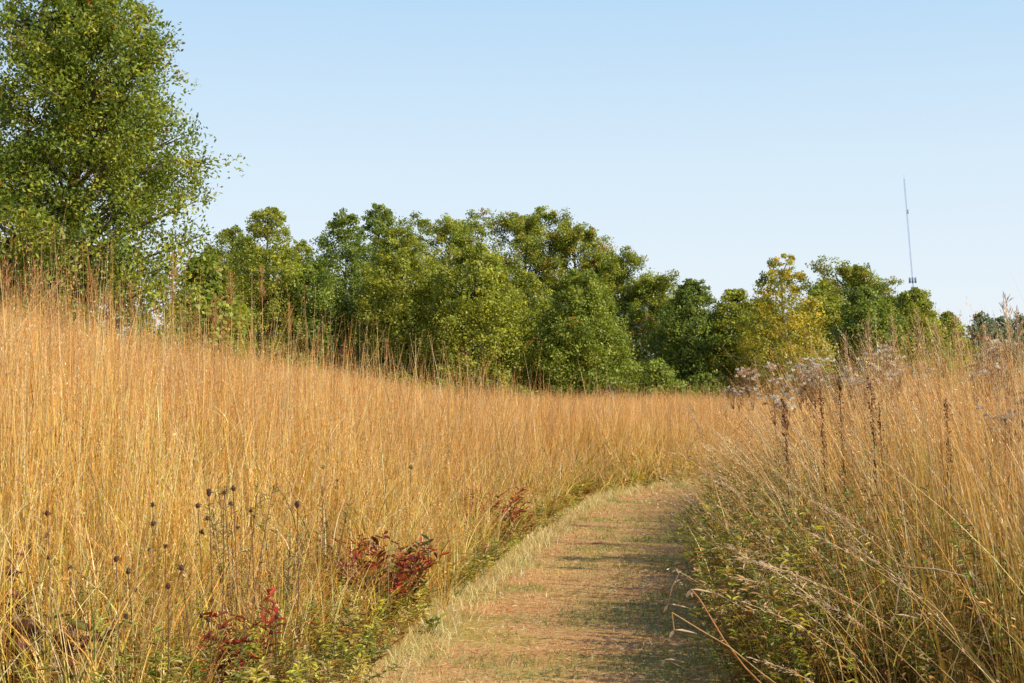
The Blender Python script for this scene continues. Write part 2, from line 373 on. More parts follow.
# ---------------------------------------------------------------- trees
PROFILE = {
    'oak':   ([0, .12, .25, .47, .59, .71, .83, .93, 1], [.80, .97, 1, .88, .72, .46, .19, .10, .04]),
    'round': ([0, .15, .4, .65, .85, 1], [.6, .9, 1, .85, .55, .10]),
    'dome':  ([0, .2, .5, .75, .9, 1], [.75, .95, 1, .85, .6, .2]),
    'cone':  ([0, .1, .35, .6, .8, .93, 1], [.85, 1, .98, .80, .55, .33, .12]),
    'spire': ([0, .1, .35, .6, .8, .93, 1], [.8, 1, .95, .72, .46, .26, .07]),
}
def make_tree(name, label, loc, H, rad, prof, pal, leaf=.15, nl=30, nsec=7, ntw=4, lpc=16, base=.1, clump=.42, rise=.45, group='trees along the meadow edge',
              trunk_r=None, bark=(.12, .10, .08), accent=None, droop=0., lobes=.3, wl=.6, leader=.9, flat=.7):
    rs = np.random.default_rng(abs(hash(label)) % 1000 if False else sum(map(ord, label)) * 7 + int(H * 10))
    t = thing(name, label, 'tree', loc, group)
    tr = MB(); br = MB(); cr = MB()
    tr_r = trunk_r or H * .017
    zz = np.linspace(0, H * leader, 9)
    wob = np.cumsum(rs.normal(0, H * .007, (9, 2)), axis=0); wob -= wob[0]
    tp = np.column_stack([wob, zz])
    bc = np.array(bark)
    flare = np.array([1.5] + [1] * 8)
    tr.tube(tp, tr_r * flare * (1 - .88 * (zz / zz[-1])) + .01, bc, 8)
    px_, pr_ = PROFILE[prof]
    cen, csz, cdir = [], [], []
    ga = rs.uniform(0, 6.28)
    if prof != 'dome':
        K = 34; la_, lt_, lam = rs.uniform(0, 6.283, K), rs.uniform(0, 1, K), rs.uniform(.12, .42, K) * (.6 + lobes)
        m = nl * nsec * ntw if prof != 'oak' else 2300
        tt = rs.random(m * 4); tt = tt[rs.random(m * 4) < (np.interp(tt, px_, pr_) + .10)][:m]; m = len(tt)
        az = rs.uniform(0, 6.283, m); q = np.interp(tt, px_, pr_)
        dz = np.abs((az[:, None] - la_ + PI) % 6.283 - PI) * (q[:, None] * .8 + .2)
        bumps = (lam * np.exp(-(dz / .34) ** 2 - ((tt[:, None] - lt_) / .085) ** 2)).max(1)
        sag = (lam * np.exp(-(dz / .34) ** 2) * ((tt[:, None] - lt_) / .085) * np.exp(-((tt[:, None] - lt_) / .085) ** 2)).sum(1)
        r_ = rad * q * ((.74 if prof != 'oak' else .86) + bumps) * rs.random(m) ** .38 + rad * .02
        ax_ = np.interp(tt, np.linspace(0, 1, 9), tp[:, 0]), np.interp(tt, np.linspace(0, 1, 9), tp[:, 1])
        cz = H * (base + (1 - base) * tt) + rs.normal(0, clump * .3, m) * (tt < .93)
        cc_ = np.stack([ax_[0] + np.cos(az) * r_, ax_[1] + np.sin(az) * r_, cz], -1)
        cc_ = cc_[bumps + rs.random(m) * .3 > .12 * (1 - .6 * (lobes < .4))]; m = len(cc_)
        for k in range(m):
            d0 = cc_[k] - [tp[0, 0], tp[0, 1], 0]; d0[2] = 0; d0 /= np.linalg.norm(d0) + 1e-6
            tk = (cc_[k, 2] / H - base) / (1 - base)
            cen.append(cc_[k]); csz.append(.30 + .70 * np.interp(tk, px_, pr_)); cdir.append(d0 * .6 + np.array([0, 0, .4 + .5 * tk]))
        for k in rs.choice(m, min(m, 60 if prof != 'oak' else 150), replace=False):
            e = cc_[k]; rr = math.hypot(e[0], e[1]); h0 = np.clip(e[2] - rr * .55, H * .06, H * leader * .97)
            s0 = np.array([np.interp(h0, zz, tp[:, 0]), np.interp(h0, zz, tp[:, 1]), h0])
            br.tube([s0, (s0 + e) / 2 + [0, 0, rr * .06], e], [tr_r * .28, tr_r * .16, .008], bc, 4)
        nl = 0 if prof != 'oak' else 44
    for i in range(nl):
        f = base + (1 - base) * ((i + rs.uniform(.1, .9)) / nl) ** .92
        tc_ = (f - base) / (1 - base)
        h0 = H * f * .93 - rise * rad * np.interp(tc_, px_, pr_) * .35
        h0 = np.clip(h0, H * base * .6, H * leader * .98)
        st = np.array([np.interp(h0, zz, tp[:, 0]), np.interp(h0, zz, tp[:, 1]), h0])
        az = ga + i * 2.39996 + rs.normal(0, .25)
        lobe = 1 + lobes * math.sin(az * 2 + tc_ * 5 + ga) * .5
        ln = rad * np.interp(tc_, px_, pr_) * rs.uniform(.6, 1.12) * lobe * (.80 if prof == 'oak' else 1)
        ln = max(ln, .08 * rad)
        el = (rise if prof not in ('cone', 'spire') else .22) + (tc_ - .3) * (.5 if prof not in ('cone', 'spire') else .25) + rs.normal(0, .12)
        dirh = np.array([math.cos(az), math.sin(az), 0])
        s = np.linspace(0, 1, 6)[:, None]
        lp = st + dirh * ln * s + np.array([0, 0, 1]) * ln * (math.tan(np.clip(el, -.4, 1.1)) * (s - .35 * s * s)) - np.array([0, 0, 1]) * droop * ln * s ** 2
        lp += np.cumsum(rs.normal(0, ln * .025, (6, 3)), axis=0) * s
        r0 = max(.012, tr_r * .42 * (1 - .6 * tc_) * (ln / rad) ** .5)
        br.tube(lp, r0 * (1 - .85 * s[:, 0]) + .004, bc * 1.05, 5)
        for j in range(nsec):
            q = (.22 + .78 * (j + rs.uniform(.2, .9)) / nsec)
            sp_ = np.array([np.interp(q, s[:, 0], lp[:, k]) for k in range(3)])
            sl = rad * .30 * rs.uniform(.6, 1.2) * (1.1 - .45 * q) * (.4 + .6 * np.interp(tc_, px_, pr_))
            sd = dirh * rs.uniform(.2, .9) + rs.normal(0, .75, 3) + np.array([0, 0, .25 - droop]); sd /= np.linalg.norm(sd)
            ep = sp_ + sd * sl; mid = (sp_ + ep) / 2 + rs.normal(0, sl * .08, 3)
            br.tube([sp_, mid, ep], [r0 * .35 + .003, r0 * .22 + .003, .004], bc, 3)
            for k in range(ntw):
                w_ = (k + 1) / ntw
                c_ = sp_ + (ep - sp_) * w_ + rs.normal(0, clump * .55 * (.4 + .6 * np.interp(tc_, px_, pr_)), 3) * (0.4 if k == ntw - 1 else 1)
                cen.append(c_); csz.append(.42 + .58 * np.interp(tc_, px_, pr_)); cdir.append(sd * .5 + dirh * .4 + np.array([0, 0, .35]))
    cen = np.array(cen); csz = np.array(csz); cdir = np.array(cdir)
    n = len(cen) * lpc; ci = np.repeat(np.arange(len(cen)), lpc)
    off = rs.normal(0, 1, (n, 3)); off /= np.linalg.norm(off, axis=1, keepdims=True); off *= (rs.random((n, 1)) ** .45) * clump * (csz * rs.uniform(.7, 1.35, len(cen)))[ci][:, None]
    off[:, 2] *= flat
    P = cen[ci] + off
    keep = P[:, 2] > .25
    nr = off / clump * .9 + cdir[ci] * .6 + np.array([0, 0, .35]) + rs.normal(0, .5, (n, 3))
    dd = rs.normal(0, 1, (n, 3)) + off / clump
    pal = np.asarray(pal, float); w = pal[:, 3] / pal[:, 3].sum()
    cc = pal[rs.choice(len(pal), len(cen), p=w), :3] * rs.uniform(.78, 1.25, (len(cen), 1))
    col = cc[ci] * rs.uniform(.75, 1.3, (n, 1))
    if accent is not None:
        col_a, fr = accent
        ak = (rs.random(len(cen)) < fr)[ci] & (rs.random(n) < .65) | (rs.random(n) < fr * .35)
        col[ak] = np.array(col_a) * rs.uniform(.7, 1.3, (ak.sum(), 1))
    P, nr, dd, col = P[keep], nr[keep], dd[keep], col[keep]; n = len(P)
    lf = leaf * rs.uniform(.65, 1.3, n)
    cr.flakes(P, dd, nr, lf, lf * wl, col)
    tr.build('trunk', M_BARK, t, True); br.build('branches', M_BARK, t, True); cr.build('crown', M_LEAF, t)
    return t
G_OAK = [(0.245, 0.295, 0.036, 4), (0.343, 0.362, 0.04, 3), (0.16, 0.219, 0.03, 3), (0.471, 0.439, 0.05, 1)]
G_MID = [(0.329, 0.351, 0.043, 4), (0.438, 0.428, 0.052, 3), (0.251, 0.284, 0.04, 2)]
G_DARK = [(0.233, 0.288, 0.047, 4), (0.318, 0.358, 0.054, 3), (0.17, 0.221, 0.041, 2)]
G_LITE = [(0.294, 0.34, 0.048, 4), (0.368, 0.403, 0.06, 3), (0.221, 0.269, 0.038, 2)]
G_OLIV = [(0.315, 0.345, 0.043, 4), (0.389, 0.407, 0.049, 3), (0.204, 0.25, 0.034, 2), (0.5, 0.418, 0.055, 1)]
G_YEL = [(0.542, 0.449, 0.054, 4), (0.407, 0.391, 0.06, 3), (0.651, 0.492, 0.06, 2), (0.244, 0.275, 0.048, 1.5)]
AUT = (.42, .14, .03)

def tree_at(name, label, px, top, hw, Y, prof, pal, **k):
    x, y, z = at(px, Y)
    return make_tree(name, label, (x, y, z - .05), zat(top, Y) - z, hw / F * Y, prof, pal, **k)

# the big oak at the left
tree_at('oak_tree', 'large spreading oak with glossy leaves towering at the left edge of the meadow', 70, -150, 150, 33, 'oak', G_OAK, leaf=.115, nl=84, nsec=9, ntw=6, lpc=34,
        base=.035, clump=.38, rise=.72, flat=.9, trunk_r=.22, bark=(.16, .13, .11), accent=(AUT, .012), wl=.46, lobes=.4)
T = [
 # name, label, px, top, hw, Y, prof, palette, extra
 ('sapling_tree', 'small orange leaved tree behind the big oak at the left edge', 8, 238, 40, 44, 'round', [(.42, .20, .04, 3), (.3, .2, .04, 2), (.2, .18, .04, 2)], {}),
 ('broadleaf_tree', 'yellow green bushy tree low under the right side of the big oak', 205, 255, 42, 36, 'round', G_LITE, dict(accent=(AUT, .02), base=.03, leaf=.14)),
 ('conical_tree', 'mid green pointed tree just right of the big oak', 268, 206, 66, 60, 'cone', G_MID, dict(base=.04)),
 ('bushy_tree', 'olive round tree tucked behind the pointed tree right of the oak', 236, 226, 60, 66, 'round', G_OLIV, dict(base=.05)),
 ('open_tree', 'dark open topped tree with sparse twin tip left of the treeline', 340, 208, 56, 64, 'cone', G_DARK, dict(base=.05, lobes=.6)),
 ('open_tree', 'dark open topped tree with spiky tip right of its twin', 380, 204, 52, 68, 'cone', G_DARK, dict(base=.05, lobes=.6)),
 ('dark_tree', 'dark low tree in shadow at the left foot of the treeline', 312, 262, 56, 60, 'round', G_DARK, dict(base=.02)),
 ('bushy_tree', 'broad full green tree in front of the treeline left of its middle', 408, 228, 72, 60, 'round', G_MID, dict(base=.03, nl=48)),
 ('oak_tree', 'round topped olive oak rising behind the broad green trees', 447, 209, 84, 76, 'dome', G_OLIV, dict(nl=42, lpc=50, accent=(AUT, .015), base=.15)),
 ('bushy_tree', 'broad green tree in the middle of the treeline with low skirts', 478, 243, 74, 58, 'round', G_MID, dict(base=.02, nl=48)),
 ('oak_tree', 'tallest oak of the treeline with knobbly crown and orange touches', 525, 198, 66, 80, 'dome', G_OLIV, dict(nl=42, lpc=50, accent=(AUT, .03), base=.2)),
 ('oak_tree', 'oak with reddish leaves on the right shoulder of the tallest oak', 577, 217, 62, 80, 'dome', G_OLIV, dict(nl=42, lpc=50, accent=((.38, .10, .05), .06), base=.2)),
 ('oak_tree', 'olive oak stepping down right of the reddish shouldered oak', 612, 247, 58, 78, 'dome', G_OLIV, dict(nl=42, lpc=50, accent=(AUT, .03), base=.15)),
 ('oak_tree', 'lowest olive oak at the right end of the tall oak group', 645, 270, 50, 76, 'dome', G_OLIV, dict(nl=42, lpc=50, accent=(AUT, .04), base=.1)),
 ('bushy_tree', 'bright green pyramid shaped tree in front of the tall oaks', 585, 270, 72, 58, 'cone', G_LITE, dict(base=.02, accent=(AUT, .012), nl=46)),
 ('bushy_tree', 'green tree filling the gap between middle tree and pyramid tree', 532, 268, 54, 64, 'round', G_MID, dict(base=.02)),
 ('bushy_tree', 'olive green tree filling the space left of the yellow tree', 764, 296, 46, 66, 'round', G_OLIV, dict(base=.02)),
 ('bushy_tree', 'mid green tree between the yellow tree and the dark conical tree', 822, 282, 50, 66, 'round', G_MID, dict(base=.02)),
 ('bushy_tree', 'low green tree at the far right end of the treeline', 944, 312, 36, 66, 'round', G_MID, dict(base=.02)),
 ('bushy_tree', 'green tree in the gap between the pointed tree and the dark twin tops', 303, 240, 52, 70, 'round', G_MID, dict(base=.02)),
 ('shrub_tree', 'small bright shrub at the foot of the treeline beside the path bend', 657, 360, 22, 55, 'round', G_LITE, dict(base=.0, leaf=.13, nl=18, nsec=5)),
 ('bushy_tree', 'dark rounded green tree right of the small bright shrub', 690, 279, 50, 60, 'round', G_DARK, dict(base=.03)),
 ('bushy_tree', 'green tree with pointed top left of the yellow tree', 736, 288, 46, 60, 'cone', G_MID, dict(base=.02)),
 ('yellow_tree', 'airy yellow leaved tree with thin twiggy top at the right', 786, 252, 62, 56, 'cone', G_YEL, dict(base=.04, lpc=44, clump=.36, leaf=.11, nl=26, lobes=.6, bark=(.4, .36, .3))),
 ('oak_tree', 'wide olive oak with yellowing crown behind the yellow tree', 850, 262, 74, 78, 'dome', G_OLIV, dict(nl=42, lpc=50, accent=((.4, .27, .05), .12), base=.15)),
 ('dark_tree', 'dark green dense conical tree in front of the yellowing oak', 868, 286, 50, 60, 'round', G_DARK, dict(base=.03)),
 ('bushy_tree', 'mid green tree at the right end of the treeline below the mast', 916, 288, 44, 62, 'round', G_MID, dict(base=.03)),
 ('oak_tree', 'small yellowing oak crown between the dark tree and the mast', 902, 292, 44, 76, 'dome', G_OLIV, dict(nl=42, lpc=50, accent=((.4, .27, .05), .15), base=.1)),
]
for nm, lb, px, top, hw, Y, pf, pal, kw in T:
    k = dict(leaf=.118, nl=34, nsec=7, ntw=4, lpc=44, base=.05, clump=.42, rise=.38); k.update(kw)
    tree_at(nm, lb, px, top, hw * .93, Y, pf, pal, **k)
for k_, (px, top, Y) in enumerate([(300, 352, 57), (352, 362, 56), (398, 372, 56), (440, 377, 55), (486, 382, 55), (520, 384, 56), (560, 386, 56), (612, 384, 55), (676, 380, 54), (708, 372, 55), (752, 366, 54), (816, 352, 54), (934, 338, 54)]):
    make_tree('brush_clump', 'low rusty green brush clump in the tall grass at the foot of the treeline', (*at(px, Y)[:2], at(px, Y)[2] - .05), zat(top, Y) - at(px, Y)[2], 1.3, 'round',
              [G_DARK, [(.24, .14, .05, 3), (.2, .18, .05, 2)], G_LITE][k_ % 3], leaf=.11, nl=14, nsec=5, ntw=3, lpc=26, base=.0, clump=.34, lobes=.6, group='brush clumps at the foot of the treeline')
FAR = [(952, 322, 26, 'pale hazy distant tree nearest the treeline under the mast'), (978, 312, 24, 'hazy distant tree with the highest top of the far row'),
       (1003, 318, 24, 'hazy distant tree behind the right hand grass plumes'), (1028, 308, 28, 'hazy distant tree at the right edge of the picture'), (1056, 314, 28, 'hazy distant tree just past the right edge')]
for px, top, hw, lb in FAR:
    tree_at('distant_tree', lb, px, top, hw, 125, 'round', [(.26, .33, .20, 3), (.30, .34, .19, 2), (.22, .28, .18, 2)], leaf=.3, nl=24, nsec=6, ntw=3, lpc=16, base=.0, clump=.8, rise=.4, group='far hazy trees at the right')  # distance haze put into the leaf colours, lifted and bluish

# dense undergrowth under and behind the wood: one dark mass
mb = MB()
n = 900
xs = rng.uniform(-40, 34, n); ys = 66 + rng.uniform(-3, 22, n) + np.abs(xs) * .05
hz = rng.uniform(.3, 5.2, n)
ok = (xs / ys * F + 512 > 215) & (xs / ys * F + 512 < 930); ok &= ~((xs / ys * F + 512 > 640) & (hz > 4.4)); xs, ys, hz = xs[ok], ys[ok], hz[ok]; n = len(xs)
cb = np.stack([xs, ys, ground_z(xs, ys) + hz], -1); lp = 60
off = rng.normal(0, .75, (n * lp, 3)); P = np.repeat(cb, lp, 0) + off
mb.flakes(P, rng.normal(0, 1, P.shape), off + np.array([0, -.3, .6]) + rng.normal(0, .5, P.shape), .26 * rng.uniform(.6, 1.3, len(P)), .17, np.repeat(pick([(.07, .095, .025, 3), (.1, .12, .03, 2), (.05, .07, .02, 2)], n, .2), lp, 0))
stuff(mb.build('undergrowth', M_LEAF), 'dark leafy undergrowth filling the wood behind the trees', 'undergrowth')

# ---------------------------------------------------------------- radio mast
def plain(name, col, rough=.6, metal=0.):
    m, N, L = mat(name); out = N.new('ShaderNodeOutputMaterial'); p = N.new('ShaderNodeBsdfPrincipled')
    nz = N.new('ShaderNodeTexNoise'); nz.inputs['Scale'].default_value = 1.5
    mx = N.new('ShaderNodeMix'); mx.data_type = 'RGBA'; mx.inputs['A'].default_value = (*[c * .85 for c in col], 1); mx.inputs['B'].default_value = (*col, 1)
    L.new(nz.outputs['Fac'], mx.inputs['Factor']); L.new(mx.outputs['Result'], p.inputs['Base Color'])
    p.inputs['Roughness'].default_value = rough; p.inputs['Metallic'].default_value = metal
    L.new(p.outputs[0], out.inputs[0]); return m
M_MAST = plain('hazed_blue_grey', (.55, .66, .95)); M_DISH = plain('antenna_grey', (.34, .38, .48))  # mast's pale blue carries the air haze in its colour
Ym = 620
bx, by, bz = at(918.5, Ym)
top = pt(906, 178, Ym); foot = np.array([bx + 1.5, by, bz])
mast = thing('radio_mast', 'tall slender blue grey radio mast rising behind the right end of the treeline', 'mast', tuple(foot))
axv = top - foot
mb = MB()
for a in range(3):
    o = np.array([math.cos(a * 2.094 + .4), math.sin(a * 2.094 + .4), 0]) * .30
    s = np.linspace(0, 1, 30)[:, None]; mb.tube(axv * s + o, .055, (.5, .5, .5), 5)
for i in range(90):
    s0, s1 = i / 90, (i + 1) / 90
    for a in range(3):
        o0 = np.array([math.cos(a * 2.094 + .4), math.sin(a * 2.094 + .4), 0]) * .30; o1 = np.array([math.cos((a + 1) * 2.094 + .4), math.sin((a + 1) * 2.094 + .4), 0]) * .30
        mb.tube([axv * s0 + o0, axv * s1 + o1], .028, (.5, .5, .5), 4)
mb.build('lattice_tower', M_MAST, mast)
fp = (pt(914, 281, Ym)[2] - foot[2]) / axv[2]; pc = axv * fp
mb = MB(); th = np.linspace(0, 2 * PI, 25)
for zo in (-.3, 1.1): mb.tube(np.stack([1.1 * np.cos(th), 1.1 * np.sin(th), np.full(25, zo)], -1) + pc, .10, (.5,) * 3, 5)
for k in range(6): q_ = pc + [1.1 * math.cos(k * 1.047), 1.1 * math.sin(k * 1.047), 0]; mb.tube([q_ + [0, 0, -.35], q_ + [0, 0, 1.15]], .05, (.5,) * 3, 4)
for k in range(6): mb.tube([pc + [0, 0, -.3], pc + [1.1 * math.cos(k * 1.047), 1.1 * math.sin(k * 1.047), -.3]], .07, (.5,) * 3, 4)
mb.build('platform', M_MAST, mast)
for k in range(6):
    a = k * 1.047 + .3; c_ = pc + np.array([math.cos(a) * 1.45, math.sin(a) * 1.45, .4]); mb = MB()
    mb.tube([c_ + [0, 0, -1.25], c_ + [0, 0, -1.2], c_ + [0, 0, 1.2], c_ + [0, 0, 1.25]], [.05, .36, .36, .05], (.5,) * 3, 8)
    mb.build('panel_antenna', M_DISH, mast)
mb = MB(); fp2 = (pt(908.5, 211, Ym)[2] - foot[2]) / axv[2]; c_ = axv * fp2 + [.5, 0, 0]
mb.tube([c_ + [0, 0, -1], c_ + [0, 0, -.95], c_ + [0, 0, .95], c_ + [0, 0, 1]], [.03, .22, .22, .03], (.5,) * 3, 8); mb.build('panel_antenna', M_DISH, mast)
mb = MB(); mb.tube([axv, axv + [-.1, 0, 2.2]], [.06, .04], (.5,) * 3, 5); mb.build('whip_antenna', M_MAST, mast)

# ---------------------------------------------------------------- single plants
def plume_stalk(label, base, tip, bend=.06, plume=.34, col=(.60, .30, .11), group='seed plumes above the grass', w=1.0, fluff=1.0):
    base = np.array(base, float); tip = np.array(tip, float)
    t = thing('plume_grass_stalk', label, 'grass stalk', tuple(base), group)
    L_ = tip - base; ln = np.linalg.norm(L_)
    s = np.linspace(0, 1, 9)[:, None]
    side = np.array([L_[1], -L_[0], 0]) if np.hypot(L_[0], L_[1]) > .05 else np.array([.3, .2, 0])
    p = L_ * s + np.array([0, 0, 1]) * np.sin(s * PI) * bend * ln + side * np.sin(s * PI) * .06
    mb = MB(); mb.tube(p, np.linspace(.0032, .0012, 9) * w, np.linspace(.9, 1.05, 9)[:, None] * np.array([(.80, .52, .22)]), 4); mb.build('stem', M_STEM, t)
    n = int(95 * plume / .34 * fluff); q = 1 - rng.random(n) ** .9 * plume / ln
    cen = np.stack([np.interp(q, s[:, 0], p[:, k]) for k in range(3)], -1)
    ax = p[-1] - p[-3]; ax /= np.linalg.norm(ax)
    prof = np.sin(np.clip((1 - q) / (plume / ln), 0, 1) * PI * .85 + .35)[:, None]
    jit = rng.normal(0, .011, (n, 3)) * prof * w
    mb = MB(); mb.leaves(cen + jit, ax + jit * 22 + rng.normal(0, .18, (n, 3)), rng.normal(0, 1, (n, 3)), rng.uniform(.018, .05, n) * w, .0042 * w, np.array(col) * rng.uniform(.7, 1.35, (n, 1)))
    mb.build('plume', M_GRASS, t)
    m = 2
    b = np.stack([np.interp(np.array([.25, .45]), s[:, 0], p[:, k]) for k in range(3)], -1)
    for k in range(m):
        mb = MB(); mb.blades(b[k:k + 1], np.array([.33]), rng.uniform(0, 6.28, 1), np.array([.6 + .3 * k]), .006, (.8, .55, .16), (.86, .56, .18), (.9, .6, .22), 5); mb.build('leaf_blade', M_GRASS, t)
    return t
# above the skyline of the left meadow
LEFT_PL = [(6, 262, 9.5, 'first plume at the left edge of the picture'), (33, 262, 10.5, 'rusty upright plume in front of the oak trunk'), (52, 285, 12, 'short plume left of the oak trunk'),
           (91, 270, 11, 'stout plume right of the oak trunk'), (106, 290, 13, 'slim plume beside the stout plume'), (130, 284, 12.5, 'plume leaning left below the oak limbs'),
           (172, 256, 10, 'tallest lone plume against the oak leaves'), (196, 315, 15, 'short plume in the dip right of the tallest plume'), (215, 296, 13, 'plume in front of the low yellow green tree'),
           (230, 272, 12, 'plume at the right edge of the low yellow green tree'), (261, 268, 13, 'plume in front of the pointed tree'), (289, 305, 15, 'plume at the foot of the pointed tree'),
           (318, 330, 17, 'small plume before the dark low tree'), (345, 338, 19, 'small plume before the dark treeline gap'), (386, 340, 20, 'slim plume before the broad green tree')]
for px, py, Y, d_ in LEFT_PL:
    x, y, z = at(px + rng.uniform(-14, 14), Y)
    plume_stalk('rust coloured seed ' + d_, (x, y, z), pt(px, py, Y), .0, .32, (.50, .24, .085), w=1.15)
RIGHT_PL = [(845, 336, 11, 880, 'dark plume leaning left above the white flowered weeds'), (868, 320, 12, 885, 'tall leaning plume before the dark conical tree'), (893, 318, 11, 905, 'slim plume left of the mast foot'),
            (918, 312, 10, 960, 'pale plume leaning left below the mast'), (936, 328, 9, 985, 'broad pale plume bending left in the right meadow'), (957, 318, 10, 985, 'upright plume before the distant trees'),
            (985, 325, 9, 1012, 'pale plume over the right hand white flowered weed'), (1006, 296, 8, 1040, 'tall plume near the right edge against the sky'), (1017, 312, 8.5, 1035, 'last plume touching the right edge'),
            (1000, 350, 8, 1060, 'low pale plume bending left at the right edge'), (755, 360, 16, 775, 'short plume below the yellow tree'), (722, 395, 17, 745, 'plume left of the yellow tree at the meadow corner'), (690, 405, 13, 752, 'long lone plume leaning out over the path bend')]
for px, py, Y, bp, d_ in RIGHT_PL:
    x, y, z = at(bp, Y)
    plume_stalk('tan seed ' + d_, (x, y, z), pt(px, py, Y), .03, .36, (.66, .46, .24), group='seed plumes right of the path', w=1.1)
# arching stems over the right edge of the path, nearest to the camera
ARCH = [(1015, 720, 760, 562, 7.0), (1000, 700, 715, 545, 8.5), (990, 720, 735, 556, 7.6), (1035, 715, 800, 528, 7.2), (960, 715, 728, 575, 7.8), (1040, 690, 810, 500, 8.0), (930, 700, 740, 600, 7.0),
        (905, 720, 745, 655, 6.6), (985, 710, 795, 590, 6.8), (1050, 740, 850, 545, 6.3), (870, 660, 715, 505, 10), (850, 640, 700, 470, 12), (830, 600, 668, 452, 14.5), (800, 590, 672, 470, 15), (815, 580, 690, 440, 16),
        (900, 640, 770, 470, 10.5), (925, 650, 790, 455, 9.8), (950, 650, 800, 440, 9.5), (980, 660, 850, 430, 9), (1000, 640, 890, 400, 9.2)]
for k_ in range(26):
    Yk = rng.uniform(6.4, 12); xk = rng.uniform(820, 1030) - (Yk - 7) * 16; ARCH.append((xk, 700, max(xk - rng.uniform(90, 230), 735 - (Yk - 7) * 6), rng.uniform(600, 690) - (Yk - 6.8) * 22 - rng.uniform(30, 120), Yk))
for i, (x0, y0, x1, y1, Y) in enumerate(ARCH):
    if Y < 8.6: Y = 5.9 + (Y - 6.3) * .75
    x, y, z = at(x0, Y); tip = pt(x1, y1, Y * rng.uniform(.96, 1.04))
    o = plume_stalk('pale pinkish dry grass stem arching left over the path edge on the right', (x, y, z), tip, .10, .42, (.92, .66, .42), 'arching grass stems at the right edge of the path', w=rng.uniform(.6, .85), fluff=rng.uniform(.3, .75))
    o.name = 'arching_grass_stem'
def bent_stalk(label, pix, Y, r=.003, col=(.62, .36, .16), leaf=None):
    pts = [pt(a, b, Y + k * .05) for k, (a, b) in enumerate(pix)]
    x, y, z = pts[0][0], pts[0][1], float(ground_z(*pts[0][:2]))
    t = thing('bent_grass_stalk', label, 'grass stalk', (x + .12, y, z), 'bent stalks over the shaded path edge')
    o = np.array(t.location); pts = [np.array([x + .12, y, z])] + pts
    mb = MB()
    for a, b in zip(pts[:-1], pts[1:]):
        mb.tube([a - o, (a + b) / 2 - o + rng.normal(0, .006, 3), b - o], [r, r * .95, r * .85], col, 5)
    mb.build('stem', M_STEM, t)
    e = np.array(pts[-1]) - o
    for d_, n_, l_, w_ in [([1., 0, -.05], [0, -.5, 1.0], .11, .010), ([-.5, .1, -.9], [0, -1., .3], .05, .014)]:
        mb = MB(); mb.leaves(np.array([e]), np.array([d_]), np.array([n_]), l_, w_, np.array([(.85, .60, .36)])); mb.build('leaf_blade', M_GRASS, t)
bent_stalk('stout orange stalk ending in a snapped pale tip over the shaded path', [(768, 690), (722, 637), (703, 605), (690, 588)], 6.5, .0040, (.55, .26, .09))
bent_stalk('thin pale stalk folded sharply down at its top over the shaded path', [(790, 640), (752, 612), (679, 571), (667, 603)], 7.0, .0026, (.62, .44, .26))
bent_stalk('long tan stalk lying low toward the path with a drooping end', [(786, 690), (728, 645), (671, 611), (673, 628)], 6.4, .0030, (.62, .40, .16))
bent_stalk('thin stalk lying nearly flat on the path at the bottom edge', [(735, 692), (712, 681), (690, 669), (664, 657)], 7.4, .0024, (.50, .34, .18))
bent_stalk('kinked pale stalk with a hanging leg among the arching stems', [(985, 640), (962, 575), (903, 566), (893, 613)], 6.4, .0030, (.64, .46, .28))
def broad_blade(label, pix, Y, w, col):
    pts = np.array([pt(a, b, Y) for a, b in pix]); x, y, z = pts[0][0] + .05, Y, float(ground_z(pts[0][0], Y))
    pts = np.vstack([[x, y, z], pts]); s = np.linspace(0, 1, len(pts)); ss = np.linspace(0, 1, 14)
    p = np.stack([np.interp(ss, s, pts[:, k]) for k in range(3)], -1); p[1:-1] = (p[:-2] + p[1:-1] * 2 + p[2:]) / 4
    wd = w * np.minimum(1, (1.02 - ss) * 3); sd = np.array([.92, -.3, .25])
    mb = MB(); v_ = np.stack([p - sd * wd[:, None] / 2, p + sd * wd[:, None] / 2], 1)
    i_ = np.arange(13)[:, None] * 2; mb.add(v_, i_ + np.array([[0, 1, 3, 2]]), np.array(col))
    o = mb.build('broad_grass_blade', M_GRASS); o['label'] = label; o['category'] = 'grass blade'; o['group'] = 'bright blades in the right grass'
broad_blade('bright yellow grass blade standing in the right hand grass, its lower half orange', [(945, 690), (932, 630), (922, 580), (914, 545), (908, 535)], 6.6, .011, (.75, .45, .05))
broad_blade('yellow green broad grass blade slanting up left through the right hand grass', [(1000, 690), (960, 640), (930, 605), (905, 580)], 6.5, .013, (.60, .48, .12))
broad_blade('golden blade crossing the dark weeds beside the arching stems', [(850, 650), (838, 628), (815, 636), (797, 640)], 6.8, .010, (.75, .47, .05))
broad_blade('orange blade hooked over at the bottom edge beside the path', [(803, 700), (800, 680), (795, 668), (785, 666)], 6.4, .010, (.75, .40, .04))

